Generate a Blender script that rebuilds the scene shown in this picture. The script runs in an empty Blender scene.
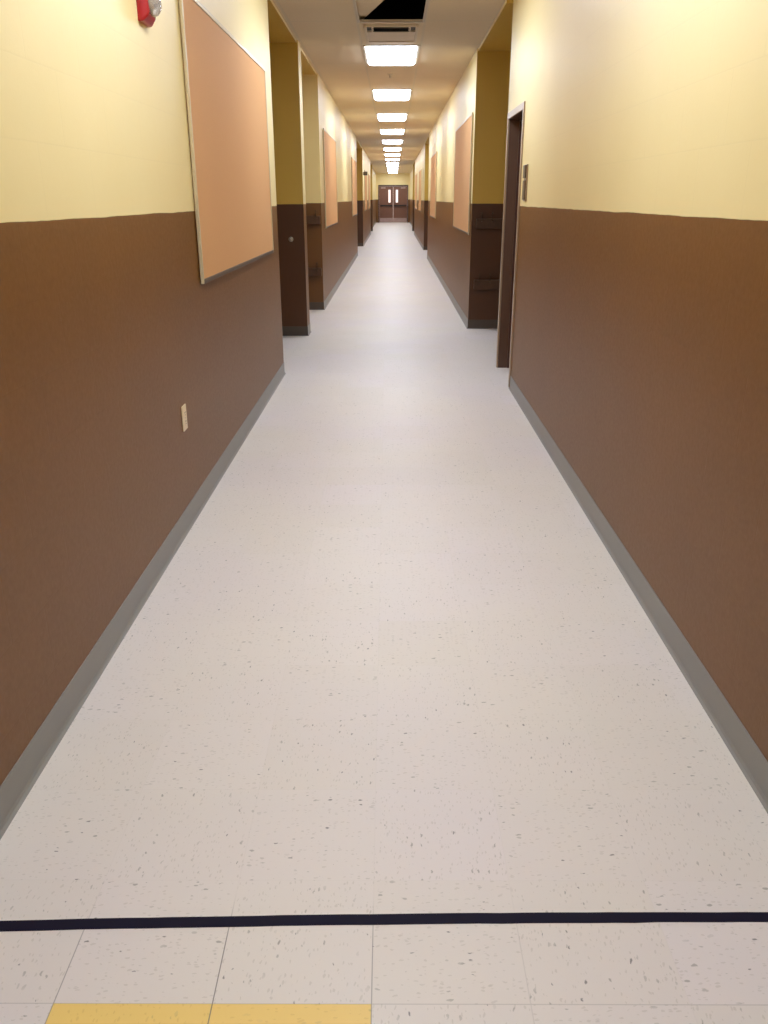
import bpy, bmesh, math, random
from mathutils import Vector, Matrix
random.seed(4)
S = bpy.context.scene
C = S.collection
R = math.radians

# ---------------------------------------------------------------- helpers
def add_box(bm, x0, x1, y0, y1, z0, z1):
    vs = [bm.verts.new((x, y, z)) for x in (x0, x1) for y in (y0, y1) for z in (z0, z1)]
    for f in ((0, 1, 3, 2), (4, 6, 7, 5), (0, 4, 5, 1), (2, 3, 7, 6), (0, 2, 6, 4), (1, 5, 7, 3)):
        bm.faces.new([vs[i] for i in f])
    return vs

def add_cyl(bm, p, axis, r0, r1, h, seg=20):
    """tapered cylinder starting at p along axis"""
    q = Vector(axis).to_track_quat('Z', 'Y').to_matrix().to_4x4()
    m = Matrix.Translation(Vector(p) + Vector(axis).normalized() * h / 2) @ q
    bmesh.ops.create_cone(bm, cap_ends=True, segments=seg, radius1=r0, radius2=r1, depth=h, matrix=m)

def add_lathe(bm, p, axis, profile, seg=24):
    """profile: list of (distance along axis, radius)"""
    q = Vector(axis).to_track_quat('Z', 'Y').to_matrix().to_4x4()
    m = Matrix.Translation(Vector(p)) @ q
    rings = []
    for (h, r) in profile:
        if r < 1e-6:
            rings.append([bm.verts.new(m @ Vector((0, 0, h)))])
        else:
            rings.append([bm.verts.new(m @ Vector((r * math.cos(2 * math.pi * i / seg), r * math.sin(2 * math.pi * i / seg), h))) for i in range(seg)])
    for a, b in zip(rings[:-1], rings[1:]):
        for i in range(seg):
            j = (i + 1) % seg
            if len(a) == 1 and len(b) > 1: bm.faces.new((a[0], b[i], b[j]))
            elif len(b) == 1 and len(a) > 1: bm.faces.new((a[i], a[j], b[0]))
            elif len(a) > 1: bm.faces.new((a[i], a[j], b[j], b[i]))

def obj(name, bm, mat, parent=None, bevel=0, smooth=False, loc=None):
    bmesh.ops.recalc_face_normals(bm, faces=bm.faces)
    me = bpy.data.meshes.new(name)
    bm.to_mesh(me); bm.free()
    for p in me.polygons: p.use_smooth = smooth
    me.materials.append(mat)
    o = bpy.data.objects.new(name, me); C.objects.link(o)
    if parent: o.parent = parent
    if loc: o.location = loc
    if bevel:
        b = o.modifiers.new('bevel', 'BEVEL'); b.width = bevel; b.segments = 2; b.limit_method = 'ANGLE'
    return o

def box(name, dims, mat, parent=None, bevel=0):
    bm = bmesh.new(); add_box(bm, *dims)
    return obj(name, bm, mat, parent, bevel)

def struct(o):
    o['kind'] = 'structure'; return o

def tag(o, label, cat, group=None):
    o['label'] = label; o['category'] = cat
    if group: o['group'] = group
    return o

def thing(name, label, cat, loc=(0, 0, 0), rotz=0, group=None):
    o = bpy.data.objects.new(name, None); C.objects.link(o)
    o.location = loc; o.rotation_euler = (0, 0, rotz); o.empty_display_size = .1
    return tag(o, label, cat, group)

def dup(root, loc, rotz, label, group=None):
    r = root.copy(); C.objects.link(r); r.location = loc; r.rotation_euler = (0, 0, rotz)
    r['label'] = label
    if group: r['group'] = group
    for ch in list(root.children):
        c = ch.copy(); C.objects.link(c); c.parent = r
        for g in list(ch.children):
            d = g.copy(); C.objects.link(d); d.parent = c
    return r

# ---------------------------------------------------------------- materials
def srgb(r, g, b):
    f = lambda c: (c / 255 / 12.92) if c / 255 <= .04045 else ((c / 255 + .055) / 1.055) ** 2.4
    return (f(r), f(g), f(b), 1)

class NT:
    def __init__(s, name):
        s.m = bpy.data.materials.new(name); s.m.use_nodes = True
        s.t = s.m.node_tree; s.n = s.t.nodes; s.l = s.t.links
        s.b = s.n['Principled BSDF']
    def add(s, typ, **kw):
        n = s.n.new(typ)
        for k, v in kw.items(): setattr(n, k, v)
        return n
    def setin(s, sock, v):
        if isinstance(v, bpy.types.NodeSocket): s.l.new(v, sock)
        else: sock.default_value = v
    def math(s, op, a, b=None, c=None, clamp=False):
        n = s.add('ShaderNodeMath', operation=op, use_clamp=clamp)
        s.setin(n.inputs[0], a)
        if b is not None: s.setin(n.inputs[1], b)
        if c is not None: s.setin(n.inputs[2], c)
        return n.outputs[0]
    def mix(s, f, a, b):
        n = s.add('ShaderNodeMix', data_type='RGBA')
        s.setin(n.inputs[0], f); s.setin(n.inputs[6], a); s.setin(n.inputs[7], b)
        return n.outputs[2]
    def ramp(s, v, lo, hi):
        n = s.add('ShaderNodeMapRange', interpolation_type='SMOOTHSTEP')
        s.setin(n.inputs[0], v); n.inputs[1].default_value = lo; n.inputs[2].default_value = hi
        return n.outputs[0]
    def noise(s, vec, scale, detail=3, rough=.5):
        n = s.add('ShaderNodeTexNoise'); s.setin(n.inputs['Vector'], vec)
        n.inputs['Scale'].default_value = scale; n.inputs['Detail'].default_value = detail; n.inputs['Roughness'].default_value = rough
        return n.outputs[0]
    def comb(s, x, y, z=0.0):
        n = s.add('ShaderNodeCombineXYZ')
        for i, v in enumerate((x, y, z)): s.setin(n.inputs[i], v)
        return n.outputs[0]
    def bump(s, h, strength, dist=.002):
        n = s.add('ShaderNodeBump'); n.inputs['Strength'].default_value = strength; n.inputs['Distance'].default_value = dist
        s.l.new(h, n.inputs['Height']); s.l.new(n.outputs[0], s.b.inputs['Normal'])

def plain(name, col, rough=.5, metal=0, var=.08, scale=30, spec=.5, bump=0):
    k = NT(name)
    tc = k.add('ShaderNodeTexCoord')
    n = k.noise(tc.outputs['Object'], scale, 4)
    dark = tuple(c * (1 - var) for c in col[:3]) + (1,)
    light = tuple(min(1, c * (1 + var)) for c in col[:3]) + (1,)
    k.l.new(k.mix(n, dark, light), k.b.inputs['Base Color'])
    k.b.inputs['Roughness'].default_value = rough
    k.b.inputs['Metallic'].default_value = metal
    k.b.inputs['Specular IOR Level'].default_value = spec
    if bump: k.bump(n, bump)
    return k.m

L2 = 11.62
WAINSCOT = 1.385

def wall_material():
    k = NT('two tone painted block')
    g = k.add('ShaderNodeNewGeometry')
    sp = k.add('ShaderNodeSeparateXYZ'); k.l.new(g.outputs['Position'], sp.inputs[0])
    x, y, z = sp.outputs
    sn = k.add('ShaderNodeSeparateXYZ'); k.l.new(g.outputs['True Normal'], sn.inputs[0])
    side = k.math('GREATER_THAN', k.math('ABSOLUTE', sn.outputs[0]), .5)
    u = k.math('ADD', k.math('MULTIPLY', y, side), k.math('MULTIPLY', x, k.math('SUBTRACT', 1.0, side)))
    vec = k.comb(u, z, 0.0)
    # hand painted colour break
    wob = k.math('MULTIPLY', k.math('SUBTRACT', k.noise(k.comb(u, 0.0, 0.0), 3.0, 3), .5), .012)
    top = k.math('GREATER_THAN', k.math('ADD', z, wob), WAINSCOT)
    n1 = k.noise(g.outputs['Position'], 2.2, 4)
    n2 = k.noise(g.outputs['Position'], 60, 3)
    yel = k.mix(n1, srgb(231, 211, 151), srgb(237, 219, 164))
    bro = k.mix(n1, srgb(115, 74, 26), srgb(127, 84, 32))
    bro = k.mix(k.math('MULTIPLY', n2, .35), bro, srgb(92, 57, 20))
    # shade on end faces and soffits of the openings, mixed into the wall colour
    shade = k.math('MULTIPLY', k.math('SUBTRACT', 1.0, side), k.math('MAXIMUM', .4, k.math('GREATER_THAN', k.math('ABSOLUTE', k.math('SUBTRACT', y, L2)), .05)))
    shade = k.math('MULTIPLY', shade, k.math('LESS_THAN', y, 50.0))
    yel = k.mix(shade, yel, srgb(204, 165, 68))
    bro = k.mix(shade, bro, srgb(80, 44, 8))
    br = k.add('ShaderNodeTexBrick'); k.l.new(vec, br.inputs['Vector'])
    br.inputs['Scale'].default_value = 1; br.inputs['Brick Width'].default_value = .4; br.inputs['Row Height'].default_value = .1978
    br.inputs['Mortar Size'].default_value = .004; br.inputs['Mortar Smooth'].default_value = 1
    br.offset = .5
    joint = br.outputs['Fac']
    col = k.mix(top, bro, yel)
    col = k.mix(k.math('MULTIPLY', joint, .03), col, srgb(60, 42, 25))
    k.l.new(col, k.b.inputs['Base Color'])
    k.setin(k.b.inputs['Roughness'], k.math('ADD', k.math('MULTIPLY', top, .02), k.math('ADD', .38, k.math('MULTIPLY', n2, .12))))
    k.b.inputs['Specular IOR Level'].default_value = .5
    h = k.math('SUBTRACT', k.math('MULTIPLY', k.noise(g.outputs['Position'], 140, 3), .35), k.math('MULTIPLY', joint, .25))
    k.bump(h, .25, .003)
    return k.m

TILE, TX, TY = .3048, -.0378, 1.1295

def vct(name, yellow=False):
    k = NT(name)
    g = k.add('ShaderNodeNewGeometry')
    sp = k.add('ShaderNodeSeparateXYZ'); k.l.new(g.outputs['Position'], sp.inputs[0])
    x, y, z = sp.outputs
    rot = .0065        # the tiles were laid a touch out of square with the walls
    x2 = k.math('ADD', x, k.math('MULTIPLY', k.math('SUBTRACT', y, TY), rot)); y2 = k.math('SUBTRACT', y, k.math('MULTIPLY', x, rot))
    tx = k.math('DIVIDE', k.math('SUBTRACT', x2, TX), TILE); ty = k.math('DIVIDE', k.math('SUBTRACT', y2, TY), TILE)
    ix = k.math('FLOOR', tx); iy = k.math('FLOOR', ty)
    fx = k.math('SUBTRACT', tx, ix); fy = k.math('SUBTRACT', ty, iy)
    par = k.math('MODULO', k.math('ADD', k.math('ADD', ix, iy), 1000.0), 2.0)
    par = k.math('GREATER_THAN', par, .5)
    npar = k.math('SUBTRACT', 1.0, par)
    wn = k.add('ShaderNodeTexWhiteNoise', noise_dimensions='2D'); k.l.new(k.comb(ix, iy), wn.inputs['Vector'])
    rnd = wn.outputs['Value']
    wx = k.math('MULTIPLY', k.math('SUBTRACT', k.noise(g.outputs['Position'], 70, 2), .5), .012)
    xx = k.math('ADD', x, wx); yy = k.math('ADD', y, k.math('MULTIPLY', wx, .8))
    sx = k.math('MULTIPLY', xx, k.math('ADD', .42, k.math('MULTIPLY', par, .58)))
    sy = k.math('MULTIPLY', yy, k.math('ADD', .42, k.math('MULTIPLY', npar, .58)))
    vec = k.comb(sx, sy, k.math('MULTIPLY', rnd, 7.0))
    def flecks(scale, frac, rad):
        v = k.add('ShaderNodeTexVoronoi', voronoi_dimensions='2D'); k.l.new(vec, v.inputs['Vector']); v.inputs['Scale'].default_value = scale
        sc = k.add('ShaderNodeSeparateColor'); k.l.new(v.outputs['Color'], sc.inputs[0])
        on = k.math('LESS_THAN', sc.outputs[0], frac)
        r = k.math('MULTIPLY', sc.outputs[1], rad)
        d = k.math('SUBTRACT', r, v.outputs['Distance'])
        return k.math('MULTIPLY', on, k.ramp(d, -.03, .06)), sc.outputs[2]
    f1, c1 = flecks(86, .18, .27)
    f2, c2 = flecks(150, .40, .34)
    f3, c3 = flecks(60, .07, .15)
    n0 = k.noise(g.outputs['Position'], .9, 2)
    if yellow:
        base = k.mix(rnd, srgb(240, 205, 116), srgb(243, 210, 124))
    else:
        base = k.mix(k.ramp(n0, .35, .65), srgb(226, 219, 211), srgb(224, 216, 215))
        base = k.mix(k.math('MULTIPLY', rnd, .35), base, srgb(219, 212, 200))
    patch = k.ramp(k.noise(g.outputs['Position'], 9, 3), .42, .62)
    base = k.mix(k.math('MULTIPLY', f2, .26), base, srgb(163, 155, 140) if not yellow else srgb(205, 165, 85))
    base = k.mix(k.math('MULTIPLY', k.math('MULTIPLY', f1, k.math('ADD', .12, k.math('MULTIPLY', patch, .5))), .9 if not yellow else .25), base, srgb(118, 116, 104))
    base = k.mix(k.math('MULTIPLY', f3, .7 if not yellow else .2), base, srgb(72, 70, 70))
    # seams
    ex = k.math('MULTIPLY', k.math('MINIMUM', fx, k.math('SUBTRACT', 1.0, fx)), TILE)
    ey = k.math('MULTIPLY', k.math('MINIMUM', fy, k.math('SUBTRACT', 1.0, fy)), TILE)
    vis = k.ramp(k.math('ABSOLUTE', k.math('ADD', k.math('ROUND', tx), 1.0)), 2.7, 0.0)
    near = k.ramp(y, 1.40, 1.25)      # wax scraped out of the joints beside the doorway
    sa = k.math('MULTIPLY', k.ramp(ex, .0017, .0006), k.math('ADD', .03, k.math('MULTIPLY', k.math('MULTIPLY', near, vis), .66)))
    sb = k.math('MULTIPLY', k.ramp(ey, .0017, .0006), k.math('ADD', .025, k.math('MULTIPLY', near, .2)))
    seam = k.math('MAXIMUM', sa, sb)
    base = k.mix(seam, base, srgb(66, 60, 54))
    k.l.new(base, k.b.inputs['Base Color'])
    k.setin(k.b.inputs['Roughness'], k.math('ADD', .42, k.math('MULTIPLY', k.noise(g.outputs['Position'], 5, 3), .12)))
    k.b.inputs['Specular IOR Level'].default_value = .45
    k.bump(k.math('SUBTRACT', k.noise(g.outputs['Position'], 16, 2), k.math('MULTIPLY', seam, .6)), .06, .002)
    return k.m

def ceiling_material():
    k = NT('lay in ceiling panels')
    g = k.add('ShaderNodeNewGeometry')
    sp = k.add('ShaderNodeSeparateXYZ'); k.l.new(g.outputs['Position'], sp.inputs[0])
    x, y, z = sp.outputs
    def edge(v, off, size):
        t = k.math('DIVIDE', k.math('SUBTRACT', v, off), size)
        f = k.math('FRACT', k.math('ADD', t, 100.0))
        return k.math('MULTIPLY', k.math('MINIMUM', f, k.math('SUBTRACT', 1.0, f)), size)
    e = k.math('MINIMUM', edge(x, CX - .305, .61), edge(y, GY, 1.22))
    bar = k.ramp(e, .013, .011)
    pin = k.noise(g.outputs['Position'], 220, 2)
    n = k.noise(g.outputs['Position'], 1.5, 3)
    c = k.mix(n, srgb(226, 205, 172), srgb(233, 213, 181))
    c = k.mix(k.math('MULTIPLY', k.ramp(pin, .62, .7), .35), c, srgb(120, 105, 80))
    c = k.mix(k.math('MULTIPLY', bar, .5), c, srgb(214, 200, 176))
    k.l.new(c, k.b.inputs['Base Color'])
    k.b.inputs['Roughness'].default_value = .85
    k.bump(k.math('ADD', k.math('MULTIPLY', bar, -.8), k.math('MULTIPLY', pin, .3)), .3, .004)
    return k.m

def emit(name, col, strength):
    k = NT(name)
    k.b.inputs['Base Color'].default_value = (.9, .9, .9, 1)
    tc = k.add('ShaderNodeTexCoord')
    n = k.noise(tc.outputs['Object'], 40, 1)
    k.l.new(k.mix(n, col, tuple(c * .96 for c in col[:3]) + (1,)), k.b.inputs['Emission Color'])
    k.b.inputs['Emission Strength'].default_value = strength
    return k.m

CX = -.02            # centre line of the ceiling grid
H = 2.92             # ceiling height
GY = 9.62            # a joint of the ceiling grid
L0 = 9.62            # near end of the first light in view
PITCH = 3.66

M_wall = wall_material()
M_floor = vct('speckled vinyl tile')
M_ytile = vct('yellow vinyl tile', True)
M_ceil = ceiling_material()
M_base = plain('grey vinyl base', srgb(138, 136, 132), .42, var=.05, scale=8)
M_base_shade = plain('shaded vinyl base', srgb(78, 66, 54), .45, var=.08, scale=8)  # the grey base with alcove shade put into its colour
M_cork = plain('peach tackboard vinyl', srgb(212, 160, 106), .75, var=.05, scale=180, bump=.15)
M_alu = plain('pale aluminium trim', srgb(205, 188, 150), .35, .2, var=.04)
M_red = plain('red plastic', srgb(160, 16, 22), .35, var=.06)
M_ivory = plain('ivory plastic', srgb(226, 205, 170), .35, var=.03)
M_slot = plain('dark slot', srgb(35, 30, 26), .6)
M_metal = plain('brushed metal', srgb(170, 160, 145), .3, .9, var=.08)
M_brown = plain('dark brown enamel', srgb(74, 47, 36), .36, var=.12, scale=14)
M_jamb = plain('brown door jamb', srgb(94, 68, 52), .3, var=.1, scale=10)
M_casing = plain('taupe door casing', srgb(158, 134, 108), .3, var=.08, scale=10)
M_wood = plain('dark stained rail', srgb(78, 50, 26), .4, var=.3, scale=22)
M_vent = plain('beige vent enamel', srgb(214, 194, 164), .5, var=.03)
M_hook = plain('dark bronze', srgb(88, 66, 46), .4, .6, var=.1)
M_white = plain('white enamel', srgb(212, 200, 180), .4, var=.03)
M_grid = plain('ceiling grid steel', srgb(196, 180, 156), .45, var=.04)
M_tape = plain('navy floor tape', srgb(17, 11, 36), .7, var=.3, scale=9, spec=.2)
M_plenum = plain('dark plenum', srgb(16, 11, 9), .9)
M_sign = plain('dark sign plastic', srgb(92, 76, 58), .4, var=.15, scale=60)
M_door = plain('maroon brown door', srgb(122, 80, 60), .35, var=.1, scale=6)
M_kick = plain('worn kick plate', srgb(176, 150, 140), .3, .5, var=.2, scale=5)
M_light = emit('lit prismatic lens', (.80, .895, 1.05, 1), 21.3)

k = NT('clear strobe lens')
k.b.inputs['Base Color'].default_value = (.92, .88, .86, 1); k.b.inputs['Roughness'].default_value = .08
k.b.inputs['Transmission Weight'].default_value = .75; k.b.inputs['IOR'].default_value = 1.45
M_lens = k.m
k = NT('door glass')
k.b.inputs['Base Color'].default_value = (.97, .93, .92, 1); k.b.inputs['Roughness'].default_value = .02
k.b.inputs['Transmission Weight'].default_value = 1; k.b.inputs['IOR'].default_value = 1.02
M_glass = k.m

# ---------------------------------------------------------------- setting
XL, XR, XR2, XE = -.955, .955, .89, 1.08
OUT = 2.45
YB, YE = -4.0, 55.7
L1 = (7.18, 9.32); FIN = 9.60; L2 = 11.62
LA = (23.4, 27.8); LB = (37.5, 41.0)
DO = (6.64, 7.45)          # door opening
RW = 7.56                  # end of the right near wall
R1 = 9.86
RA = (22.2, 25.7); RB = (37.5, 41.0)
FY = 56.0

bm = bmesh.new(); add_box(bm, -OUT - .2, OUT + .2, YB - .2, YE + 1.5, -.12, 0)
struct(obj('floor', bm, M_floor))

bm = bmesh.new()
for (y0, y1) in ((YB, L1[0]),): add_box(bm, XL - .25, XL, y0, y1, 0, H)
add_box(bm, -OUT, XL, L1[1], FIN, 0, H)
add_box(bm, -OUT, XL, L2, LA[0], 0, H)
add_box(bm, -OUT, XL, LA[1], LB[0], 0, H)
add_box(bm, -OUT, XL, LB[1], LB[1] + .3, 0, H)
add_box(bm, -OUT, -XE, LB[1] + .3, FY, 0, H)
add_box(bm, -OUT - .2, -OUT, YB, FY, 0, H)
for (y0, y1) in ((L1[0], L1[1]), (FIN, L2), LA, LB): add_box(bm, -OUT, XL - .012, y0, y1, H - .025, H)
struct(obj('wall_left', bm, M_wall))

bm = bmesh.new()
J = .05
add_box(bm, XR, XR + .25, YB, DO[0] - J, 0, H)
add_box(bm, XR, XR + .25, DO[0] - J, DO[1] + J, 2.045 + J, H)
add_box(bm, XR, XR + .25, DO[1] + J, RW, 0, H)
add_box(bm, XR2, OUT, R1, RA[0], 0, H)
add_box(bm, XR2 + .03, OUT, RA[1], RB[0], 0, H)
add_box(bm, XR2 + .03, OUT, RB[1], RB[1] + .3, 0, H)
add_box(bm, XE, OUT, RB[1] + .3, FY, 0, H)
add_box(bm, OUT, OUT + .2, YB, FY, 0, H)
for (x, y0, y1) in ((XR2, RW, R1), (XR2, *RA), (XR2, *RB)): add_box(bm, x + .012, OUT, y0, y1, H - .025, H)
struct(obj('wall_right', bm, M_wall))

DW = .945; DH = 2.24       # half width and height of the end doorway
DC = .015
bm = bmesh.new()
add_box(bm, -OUT, DC - DW, YE, YE + .25, 0, H); add_box(bm, DC + DW, OUT, YE, YE + .25, 0, H)
add_box(bm, DC - DW, DC + DW, YE, YE + .25, DH, H)
struct(obj('wall_far', bm, M_wall))
struct(box('wall_near', (-OUT, OUT, YB - .2, YB, 0, H), M_wall))

# baseboards: vinyl cove strips that follow the walls round the corners
def cove(bm, pts, side):
    """side: +1 strip grows to the left of the direction of travel"""
    prof = [(0, .102), (.003, .102), (.0035, .016), (.007, .006), (.014, 0), (0, 0)]
    n = len(pts); rows = []
    for i, p in enumerate(pts):
        p = Vector(p)
        d0 = (p - Vector(pts[i - 1])).normalized() if i else None
        d1 = (Vector(pts[i + 1]) - p).normalized() if i < n - 1 else None
        n0 = Vector((-d0.y, d0.x)) * side if d0 else None
        n1 = Vector((-d1.y, d1.x)) * side if d1 else None
        if n0 is None: m = n1
        elif n1 is None: m = n0
        else: m = (n0 + n1) / (1 + n0.dot(n1))
        rows.append([bm.verts.new((p.x + m.x * a, p.y + m.y * a, z)) for a, z in prof])
    for a, b in zip(rows[:-1], rows[1:]):
        for i in range(len(prof)):
            j = (i + 1) % len(prof); bm.faces.new((a[i], a[j], b[j], b[i]))
    bm.faces.new(rows[0]); bm.faces.new(rows[-1][::-1])
def shade_base_ends(o):  # paints shade on the base at the opening ends with a darker copy
    o.data.materials.append(M_base_shade)
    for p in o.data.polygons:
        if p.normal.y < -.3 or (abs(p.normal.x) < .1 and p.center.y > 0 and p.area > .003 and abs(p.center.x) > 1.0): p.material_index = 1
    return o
bm = bmesh.new()
cove(bm, [(XL, YB), (XL, L1[0]), (XL - .25, L1[0])], -1)
cove(bm, [(-OUT, L1[1]), (XL, L1[1]), (XL, FIN), (-OUT, FIN)], -1)
cove(bm, [(-OUT, L2), (XL, L2), (XL, LA[0]), (-OUT, LA[0])], -1)
cove(bm, [(-OUT, LA[1]), (XL, LA[1]), (XL, LB[0]), (-OUT, LB[0])], -1)
cove(bm, [(-OUT, LB[1]), (XL, LB[1]), (XL, LB[1] + .3), (-XE, LB[1] + .3), (-XE, YE)], -1)
shade_base_ends(struct(obj('baseboard_left', bm, M_base)))
bm = bmesh.new()
cove(bm, [(XR, YB), (XR, DO[0] - J)], 1)
cove(bm, [(OUT, R1), (XR2, R1), (XR2, RA[0]), (OUT, RA[0])], 1)
cove(bm, [(OUT, RA[1]), (XR2 + .03, RA[1]), (XR2 + .03, RB[0]), (OUT, RB[0])], 1)
cove(bm, [(OUT, RB[1]), (XR2 + .03, RB[1]), (XR2 + .03, RB[1] + .3), (XE, RB[1] + .3), (XE, YE)], 1)
shade_base_ends(struct(obj('baseboard_right', bm, M_base)))

# ceiling with an open grid bay and recesses for the lights
lights_y = [L0 + PITCH * i for i in range(-3, 13)]
HOLE = (7.22, 8.44)
bm = bmesh.new()
cx0, cx1 = CX - .293, CX + .293
T = .02
add_box(bm, -OUT - .2, cx0, YB - .2, FY, H, H + T)
add_box(bm, cx1, OUT + .2, YB - .2, FY, H, H + T)
cuts = sorted([(y, y + 1.22) for y in lights_y] + [HOLE])
yy = YB - .2
for a, b in cuts:
    if a > yy + 1e-4: add_box(bm, cx0, cx1, yy, a, H, H + T)
    yy = b
add_box(bm, cx0, cx1, yy, FY, H, H + T)
struct(obj('ceiling', bm, M_ceil))
# the void above the open bay
bm = bmesh.new()
add_box(bm, -1.3, 1.3, 5.6, 5.63, H + .03, H + .9); add_box(bm, -1.3, 1.3, 9.5, 9.53, H + .03, H + .9)
add_box(bm, -1.33, -1.3, 5.6, 9.53, H + .03, H + .9); add_box(bm, 1.3, 1.33, 5.6, 9.53, H + .03, H + .9)
add_box(bm, -1.33, 1.33, 5.6, 9.53, H + .9, H + .93)
struct(obj('ceiling', bm, M_plenum)).name = 'ceiling_void'
# exposed grid bars round the open bay
bm = bmesh.new()
def tee(x0, x1, y0, y1):
    add_box(bm, x0, x1, y0, y1, H - .004, H + .0005)
tee(cx0 - .012, cx0 + .012, HOLE[0], HOLE[1] + .012); tee(cx1 - .012, cx1 + .012, HOLE[0], HOLE[1] + .012)
tee(cx0 + .012, cx1 - .012, HOLE[1] - .012, HOLE[1] + .012)
struct(obj('trim_1', bm, M_grid))

# ---------------------------------------------------------------- ceiling things
# displaced panel lying askew over the grid
t = box('ceiling_tile', (-.30, .30, -.62, .61, 0, .016), M_ceil)
ang = R(14.5)
t.rotation_euler = (0, 0, ang); t.location = (-.44, 8.02, H + .046)
tag(t, 'beige ceiling panel pushed askew across the dark open ceiling bay', 'ceiling tile')

ORD = ['first', 'second', 'third', 'fourth', 'fifth', 'sixth', 'seventh', 'eighth', 'ninth', 'tenth', 'eleventh', 'twelfth', 'thirteenth']
def make_light():
    r = thing('ceiling_light', '', 'ceiling light', (CX, lights_y[0], H))
    b = bmesh.new()
    for (x0, x1, y0, y1) in ((-.293, -.27, 0, 1.22), (.27, .293, 0, 1.22), (-.27, .27, 0, .024), (-.27, .27, 1.196, 1.22)):
        add_box(b, x0, x1, y0, y1, -.010, .03)
    add_box(b, -.293, .293, 0, 1.22, .03, .05)
    obj('frame', b, M_white, r)
    b = bmesh.new()
    # dropped prismatic lens: tray with sloped sides
    prof = [(.0, 0.0), (.0, -.012), (.03, -.032)]
    rings = []
    for (ins, z) in prof:
        x, y0, y1 = .268 - ins, .026 + ins, 1.194 - ins
        rings.append([b.verts.new(v) for v in ((-x, y0, z), (x, y0, z), (x, y1, z), (-x, y1, z))])
    for a, c in zip(rings[:-1], rings[1:]):
        for i in range(4): b.faces.new((a[i], a[(i + 1) % 4], c[(i + 1) % 4], c[i]))
    b.faces.new(rings[-1]); b.faces.new(rings[0][::-1])
    obj('diffuser', b, M_light, r)
    return r
l0 = make_light()
LG = 'ceiling lights along the corridor'
for i, y in enumerate(lights_y):
    if i < 3:
        lab = ['glowing ceiling light near the closed end wall behind the viewer',
               'glowing ceiling light straight above the viewer',
               'glowing ceiling light just before the open ceiling bay'][i]
    elif i == 3: lab = 'largest glowing ceiling light, directly beyond the slotted vent panel'
    elif i == 15: lab = 'last glowing ceiling light, nearest the brown double doors'
    else: lab = '%s glowing ceiling light counting away from the slotted vent' % ORD[i - 3]
    if i == 0: l0.location = (CX, y, H); l0['label'] = lab; l0['group'] = LG
    else: dup(l0, (CX, y, H), 0, lab, LG)

v = thing('ceiling_vent', 'pale square vent panel with a dark slot beside the open ceiling bay', 'vent', (CX, 8.40, H))
b = bmesh.new()
for (x0, x1, y0, y1) in ((-.25, -.225, .14, .95), (.225, .25, .14, .95), (-.225, .225, .92, .95), (-.225, .225, .14, .16), (-.225, .225, .40, .43)):
    add_box(b, x0, x1, y0, y1, -.022, 0)
add_box(b, -.225, .225, .43, .92, -.012, 0)
obj('frame', b, M_vent, v, bevel=.004)
box('slot', (-.225, .225, .16, .40, -.006, 0), M_slot, v)
for i in range(3):
    bmx = bmesh.new(); vs = add_box(bmx, -.17, .17, -.018, .018, -.0015, .0015)
    bmesh.ops.rotate(bmx, verts=bmx.verts, cent=(0, 0, 0), matrix=Matrix.Rotation(R(35), 3, 'X'))
    bmesh.ops.translate(bmx, verts=bmx.verts, vec=(0, .21 + i * .07, -.016))
    obj('louver', bmx, M_slot if i else M_sign, v)
for s in (-1, 1):
    bmx = bmesh.new(); add_box(bmx, s * .17 - .01, s * .17 + .01, .16, .40, -.022, -.006)
    obj('end_bracket', bmx, M_vent, v)

def make_sprinkler():
    s = thing('sprinkler_head', '', 'sprinkler', (CX, 11.75, H))
    b = bmesh.new(); add_lathe(b, (0, 0, 0), (0, 0, -1), [(0, 0), (0, .04), (.006, .038), (.012, .02), (.012, 0)])
    obj('escutcheon', b, M_vent, s, smooth=True)
    b = bmesh.new(); add_cyl(b, (0, 0, -.012), (0, 0, -1), .008, .006, .03, 12)
    for sx in (-1, 1): add_cyl(b, (sx * .012, 0, -.012), (-sx * .2, 0, -1), .003, .003, .035, 8)
    obj('frame_arms', b, M_vent, s)
    b = bmesh.new(); add_lathe(b, (0, 0, -.046), (0, 0, -1), [(0, 0), (0, .018), (.002, .018), (.002, 0)], 16)
    obj('deflector', b, M_vent, s)
    return s
s0 = make_sprinkler(); s0['label'] = 'small sprinkler head on the ceiling between the two nearest glowing lights'
s0.location = (CX - .02, 11.72, H)

# ---------------------------------------------------------------- bulletin boards (local: x along wall, y out of wall, z up)
def make_board(w, h):
    r = thing('bulletin_board', '', 'bulletin board')
    box('panel', (.02, w - .02, 0, .015, .02, h - .02), M_cork, r)
    b = bmesh.new()
    for (x0, x1, z0, z1) in ((0, .022, 0, h), (w - .022, w, 0, h), (.022, w - .022, h - .022, h)):
        add_box(b, x0, x1, .005, .02, z0, z1)
    obj('frame', b, M_alu, r, bevel=.003)
    box('bottom_rail', (.022, w - .022, .005, .021, 0, .022), M_sign, r, bevel=.003)
    return r
BW, BZ, BH = 2.48, 1.045, 1.285
b0 = make_board(2.56, BH)
LBG, RBG = 'bulletin boards on the left wall', 'bulletin boards on the right wall'
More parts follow.
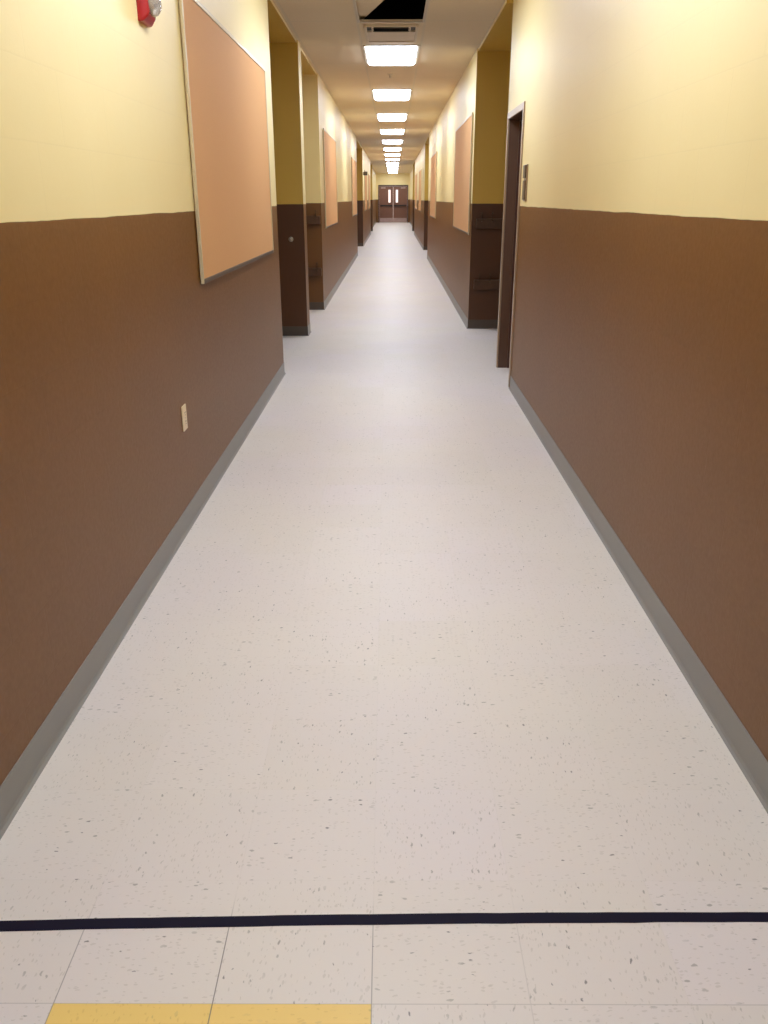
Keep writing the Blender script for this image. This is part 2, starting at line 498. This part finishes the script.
# left wall faces +x: local x -> -Y ; so rotate -90 (x->-y, y->+x), origin at far end
b0.location = (XL, 6.745, BZ); b0.rotation_euler.z = R(-90)
b0['label'] = 'largest peach bulletin board, on the left wall beneath the red fire alarm side'
b0['label'] = 'large peach bulletin board on the near left wall beyond the red fire alarm'; b0['group'] = LBG
for (yend, lab, x) in ((14.75, 'peach bulletin board on the left wall just past the alcove rails', XL),
                       (22.9, 'narrow looking peach bulletin board far down the left wall, before the second opening', XL),
                       (31.9, 'first distant peach bulletin board beyond the second opening on the left', XL),
                       (36.3, 'most distant peach bulletin board on the left wall', XL)):
    dup(b0, (x, yend, BZ), R(-90), lab, LBG)
for (y0, lab, x) in ((10.03, 'peach bulletin board on the right wall just past the alcove rails', XR2),
                     (18.0, 'peach bulletin board farther down the right wall, before the second opening', XR2),
                     (28.4, 'first distant peach bulletin board beyond the second opening on the right', XR2 + .03),
                     (33.4, 'most distant peach bulletin board on the right wall', XR2 + .03)):
    dup(b0, (x, y0, BZ), R(90), lab, RBG)

# ---------------------------------------------------------------- fire alarm (local y out of wall)
f = thing('fire_alarm', 'red wall fire alarm with clear strobe high on the left wall', 'fire alarm', (XL, 3.575, 2.062), R(-90))
b = bmesh.new()
# tapered red housing: wide back, narrower front, cut-away chin
pts_b = [(-.065, 0), (.065, 0), (.065, .17), (-.065, .17)]
pts_f = [(-.052, .025), (.052, .025), (.052, .155), (-.052, .155)]
va = [b.verts.new((x, -.002, z)) for x, z in pts_b]; vm = [b.verts.new((x, .018, z)) for x, z in pts_b]; vf = [b.verts.new((x, .04, z)) for x, z in pts_f]
for a, c in ((va, vm), (vm, vf)):
    for i in range(4): b.faces.new((a[i], a[(i + 1) % 4], c[(i + 1) % 4], c[i]))
b.faces.new(vf); b.faces.new(va[::-1])
obj('housing', b, M_red, f, bevel=.006)
b = bmesh.new(); add_lathe(b, (0, .04, .075), (0, 1, 0), [(0, .048), (.01, .048), (.02, .044), (.03, .032), (.035, 0)], 28)
for vv in b.verts: vv.co.z = .075 + (vv.co.z - .075) * 1.05
lens = obj('strobe_lens', b, M_lens, f, smooth=True)
b = bmesh.new(); add_lathe(b, (0, .0405, .075), (0, 1, 0), [(0, .042), (.002, .042), (.004, .02), (.012, .012), (.016, 0)], 24)
obj('reflector', b, M_metal, lens, smooth=True)
for i in range(4): box('sounder_slot', (-.044 + i * .024, -.030 + i * .024, .0385, .0405, .028, .033), M_slot, f)

# ---------------------------------------------------------------- power outlet
o = thing('wall_outlet', 'ivory electrical outlet cover low on the brown left wall', 'outlet', (XL, 3.65, .505), R(-90))
b = bmesh.new(); add_box(b, -.036, .036, 0, .006, -.058, .058)
cp = obj('cover_plate', b, M_ivory, o, bevel=.003)
for dz in (-.02, .02):
    b = bmesh.new(); add_lathe(b, (0, .006, dz), (0, 1, 0), [(0, .0165), (.002, .016), (.002, 0)], 20)
    rc = obj('receptacle', b, M_ivory, o)
    b = bmesh.new()
    for dx in (-.006, .006): add_box(b, dx - .001, dx + .001, .008, .0086, dz, dz + .008)
    add_cyl(b, (0, .0078, dz - .007), (0, 1, 0), .0025, .0025, .001, 10)
    obj('slots', b, M_slot, rc)
b = bmesh.new(); add_cyl(b, (0, .006, 0), (0, 1, 0), .003, .003, .0012, 12)
obj('screw', b, M_metal, o)

# ---------------------------------------------------------------- room sign by the right door
s = thing('door_sign', 'dark two-part wall plaque on the yellow wall beside the open door frame', 'sign', (XR, 6.33, 1.42), R(90))
s['label'] = 'small dark two-part plaque on the yellow right wall beside the door frame'
box('backing_plate', (-.055, .055, 0, .012, 0, .245), M_casing, s, bevel=.003)
box('name_plate', (-.05, .05, .012, .022, .155, .24), M_sign, s, bevel=.003)
box('number_plate', (-.05, .05, .012, .020, .01, .14), M_sign, s, bevel=.003)

# ---------------------------------------------------------------- right door (door_1)
d = bpy.data.objects.new('door_1', None); C.objects.link(d); d['kind'] = 'structure'; d.location = (XR, DO[0], 0)
w, h = DO[1] - DO[0], 2.045
b = bmesh.new()   # casing: pale face trim on the corridor side
add_box(b, -.011, .004, -J, 0, 0, h + J); add_box(b, -.011, .004, w, w + J, 0, h + J); add_box(b, -.011, .004, 0, w, h, h + J)
obj('casing', b, M_casing, d, bevel=.004)
b = bmesh.new()
for (y0, y1) in ((-J, 0), (w, w + J)): add_box(b, .004, .25, y0, y1, 0, h + J)
add_box(b, .004, .25, 0, w, h, h + J)
obj('jamb', b, M_jamb, d)
b = bmesh.new()
add_box(b, .085, .125, 0, .016, 0, h - .016); add_box(b, .085, .125, w - .016, w, 0, h - .016); add_box(b, .085, .125, 0, w, h - .016, h)
obj('door_stop', b, M_brown, d)
leaf = box('door_leaf', (.127, .171, .006, w - .006, .01, h - .006), M_brown, d, bevel=.002)
b = bmesh.new(); add_lathe(b, (.127, .07, .98), (-1, 0, 0), [(0, 0), (0, .032), (.008, .03), (.012, .012), (.03, .012), (.036, .026), (.055, .026), (.062, .014), (.062, 0)], 20)
obj('door_knob', b, M_metal, leaf, smooth=True)

# ---------------------------------------------------------------- far double doors (door_2)
d = bpy.data.objects.new('door_2', None); C.objects.link(d); d['kind'] = 'structure'; d.location = (DC, YE, 0)
fw = .05
b = bmesh.new()
add_box(b, -DW, -DW + fw, -.03, .14, 0, DH); add_box(b, DW - fw, DW, -.03, .14, 0, DH); add_box(b, -DW + fw, DW - fw, -.03, .14, DH - .09, DH)
obj('frame', b, M_brown, d, bevel=.004)
lw = DW - fw
for sgn, nm in ((-1, 'left'), (1, 'right')):
    xi, xo = sgn * .004, sgn * (lw - .003)
    wx0, wx1 = sgn * .165, sgn * .305
    X = lambda a, c: (min(a, c), max(a, c))
    b = bmesh.new()
    top = DH - .094
    add_box(b, *X(xi, wx0), .03, .075, .01, top); add_box(b, *X(wx1, xo), .03, .075, .01, top)
    add_box(b, *X(wx0, wx1), .03, .075, .01, 1.20); add_box(b, *X(wx0, wx1), .03, .075, 1.96, top)
    lf = obj('door_leaf', b, M_door, d)
    box('window', (*X(wx0, wx1), .05, .055, 1.20, 1.96), M_glass, lf)
    b = bmesh.new()
    a, c = X(wx0, wx1)
    for (x0, x1, z0, z1) in ((a - .02, a, 1.18, 1.98), (c, c + .02, 1.18, 1.98), (a, c, 1.18, 1.20), (a, c, 1.96, 1.98)):
        add_box(b, x0, x1, .022, .03, z0, z1)
    obj('window_trim', b, M_brown, lf)
    b = bmesh.new(); a, c = X(sgn * .06, sgn * (lw - .08))
    add_box(b, a, c, -.06, -.03, .98, 1.06)
    add_box(b, a, a + .08, -.03, .03, .97, 1.07); add_box(b, c - .08, c, -.03, .03, .97, 1.07)
    obj('push_bar', b, M_slot, lf, bevel=.006)
    a, c = X(sgn * .03, sgn * (lw - .04))
    box('kick_plate', (a, c, .026, .03, .03, .28), M_kick, lf)
    b = bmesh.new(); a, c = X(sgn * .48, sgn * .78)
    add_box(b, a, c, -.03, .03, 2.03, 2.10)
    obj('closer', b, M_kick, lf, bevel=.006)

# ---------------------------------------------------------------- rails in the alcoves (face the camera, local y = out of wall)
def make_rail(wd):
    r = thing('coat_rail', '', 'coat rail')
    b = bmesh.new(); add_box(b, 0, wd, 0, .058, 0, .105)
    obj('rail', b, M_wood, r, bevel=.006)
    for i in range(6):
        x = .06 + i * (wd - .12) / 5
        b = bmesh.new()
        add_cyl(b, (x, .05, .07), (0, 1, .9), .006, .005, .045, 10)
        add_cyl(b, (x, .036, .105), (0, .25, 1), .006, .005, .06, 10)
        bmesh.ops.create_uvsphere(b, u_segments=10, v_segments=8, radius=.010, matrix=Matrix.Translation((x, .05, .168)))
        obj('hook', b, M_hook, r, smooth=True)
    return r
RG = 'dark rails in the corridor alcoves'
rl = make_rail(.72)
rl.location = (XR2 + .05 + .72, R1, 1.12); rl.rotation_euler.z = R(180)
rl['label'] = 'upper dark rail on the right alcove wall behind the door frame'; rl['group'] = RG
dup(rl, (XR2 + .05 + .72, R1, .455), R(180), 'lower dark rail on the right alcove wall behind the door frame', RG)
dup(rl, (XL - .015, L2, 1.12), R(180), 'upper dark rail on the left alcove wall beside the second bulletin board', RG)
dup(rl, (XL - .015, L2, .455), R(180), 'lower dark rail on the left alcove wall beside the second bulletin board', RG)

# small metal knob on the left fin wall
kx = (289.5 - 392.5) / 820 * (9.32 * .9341 + .4 * .357) + .01
kb = thing('wall_switch', 'tiny round metal key switch on the dark left pillar face', 'switch', (kx, L1[1], 1.03), R(180))
b = bmesh.new(); add_lathe(b, (0, 0, 0), (0, 1, 0), [(0, 0), (0, .026), (.004, .026), (.006, .018), (.006, 0)], 24)
obj('plate', b, M_metal, kb)
b = bmesh.new(); add_lathe(b, (0, .006, 0), (0, 1, 0), [(0, .012), (.016, .011), (.02, .008), (.02, 0)], 20)
obj('key_cylinder', b, M_metal, kb, smooth=True)

# projecting box far down the left wall
pb = thing('clock_box', 'small dark box sticking out from the left wall far down the corridor', 'sign', (XL, 28.2, 2.09), R(-90))
pb.name = 'hanging_sign'
box('bracket', (-.02, .02, 0, .02, .05, .14), M_metal, pb, bevel=.003)
box('panel', (-.015, .015, .02, .14, .04, .15), M_sign, pb, bevel=.003)

# ---------------------------------------------------------------- floor things
# tape: slightly askew strip, overlapped by a second piece near the right
def strip(x0, x1, fy, wd, z):
    b = bmesh.new(); n = 40; lo, hi = [], []
    for i in range(n + 1):
        x = x0 + (x1 - x0) * i / n
        y = fy(x) + random.uniform(-.0006, .0006)
        ww = wd(x)
        lo.append((b.verts.new((x, y - ww / 2, z)), b.verts.new((x, y - ww / 2, z + .0008))))
        hi.append((b.verts.new((x, y + ww / 2, z)), b.verts.new((x, y + ww / 2, z + .0008))))
    for i in range(n):
        b.faces.new((lo[i][1], lo[i + 1][1], hi[i + 1][1], hi[i][1])); b.faces.new((lo[i][0], hi[i][0], hi[i + 1][0], lo[i + 1][0]))
        b.faces.new((lo[i][0], lo[i + 1][0], lo[i + 1][1], lo[i][1])); b.faces.new((hi[i][1], hi[i + 1][1], hi[i + 1][0], hi[i][0]))
    for r in (0, n): b.faces.new((lo[r][0], lo[r][1], hi[r][1], hi[r][0]))
    return b
fy = lambda x: 1.327 + .0225 * x - .009 * x * x
tp = obj('floor_tape', strip(-.94, .94, fy, lambda x: .0275 - .002 * (x > .52), .0002), M_tape)
tag(tp, 'dark navy strip of tape stuck across the pale tile floor', 'tape')

for i, (ix, lab) in enumerate(((-2, 'yellow floor tile at the bottom edge, left of the dark joint'), (-1, 'yellow floor tile at the bottom edge, right of the dark joint'))):
    x0 = TX + ix * TILE
    yt = box('floor_tile', (x0 + .0004, x0 + TILE - .0004, TY - TILE + .0004, TY - .0004, -.003, .0005), M_ytile)
    yt.rotation_euler.z = .0065; yt.location.x = .0065 * TY
    tag(yt, lab, 'floor tile', 'yellow floor tiles')

# ---------------------------------------------------------------- world, camera, look
w = bpy.data.worlds.new('World'); S.world = w; w.use_nodes = True
bg = w.node_tree.nodes['Background']; bg.inputs[0].default_value = (1, .90, .84, 1); bg.inputs[1].default_value = 1.5

cam = bpy.data.cameras.new('camera'); co = bpy.data.objects.new('camera', cam); C.objects.link(co)
ROLL = -.1
cam.sensor_fit = 'VERTICAL'; cam.sensor_height = 36; cam.lens = 820 / 1024 * 36
cam.clip_start = .05; cam.clip_end = 200
co.location = (0, 0, 1.44); co.rotation_euler = (Matrix.Rotation(R(.62), 3, 'Z') @ Matrix.Rotation(R(90 - 20.92), 3, 'X') @ Matrix.Rotation(R(ROLL), 3, 'Z')).to_euler()
S.camera = co
S.view_settings.view_transform = 'Standard'; S.view_settings.look = 'None'
S.view_settings.exposure = 0; S.view_settings.gamma = 1
try:
    S.cycles.use_denoising = True; S.cycles.max_bounces = 10; S.cycles.diffuse_bounces = 6
    S.cycles.sample_clamp_indirect = 6
except Exception: pass
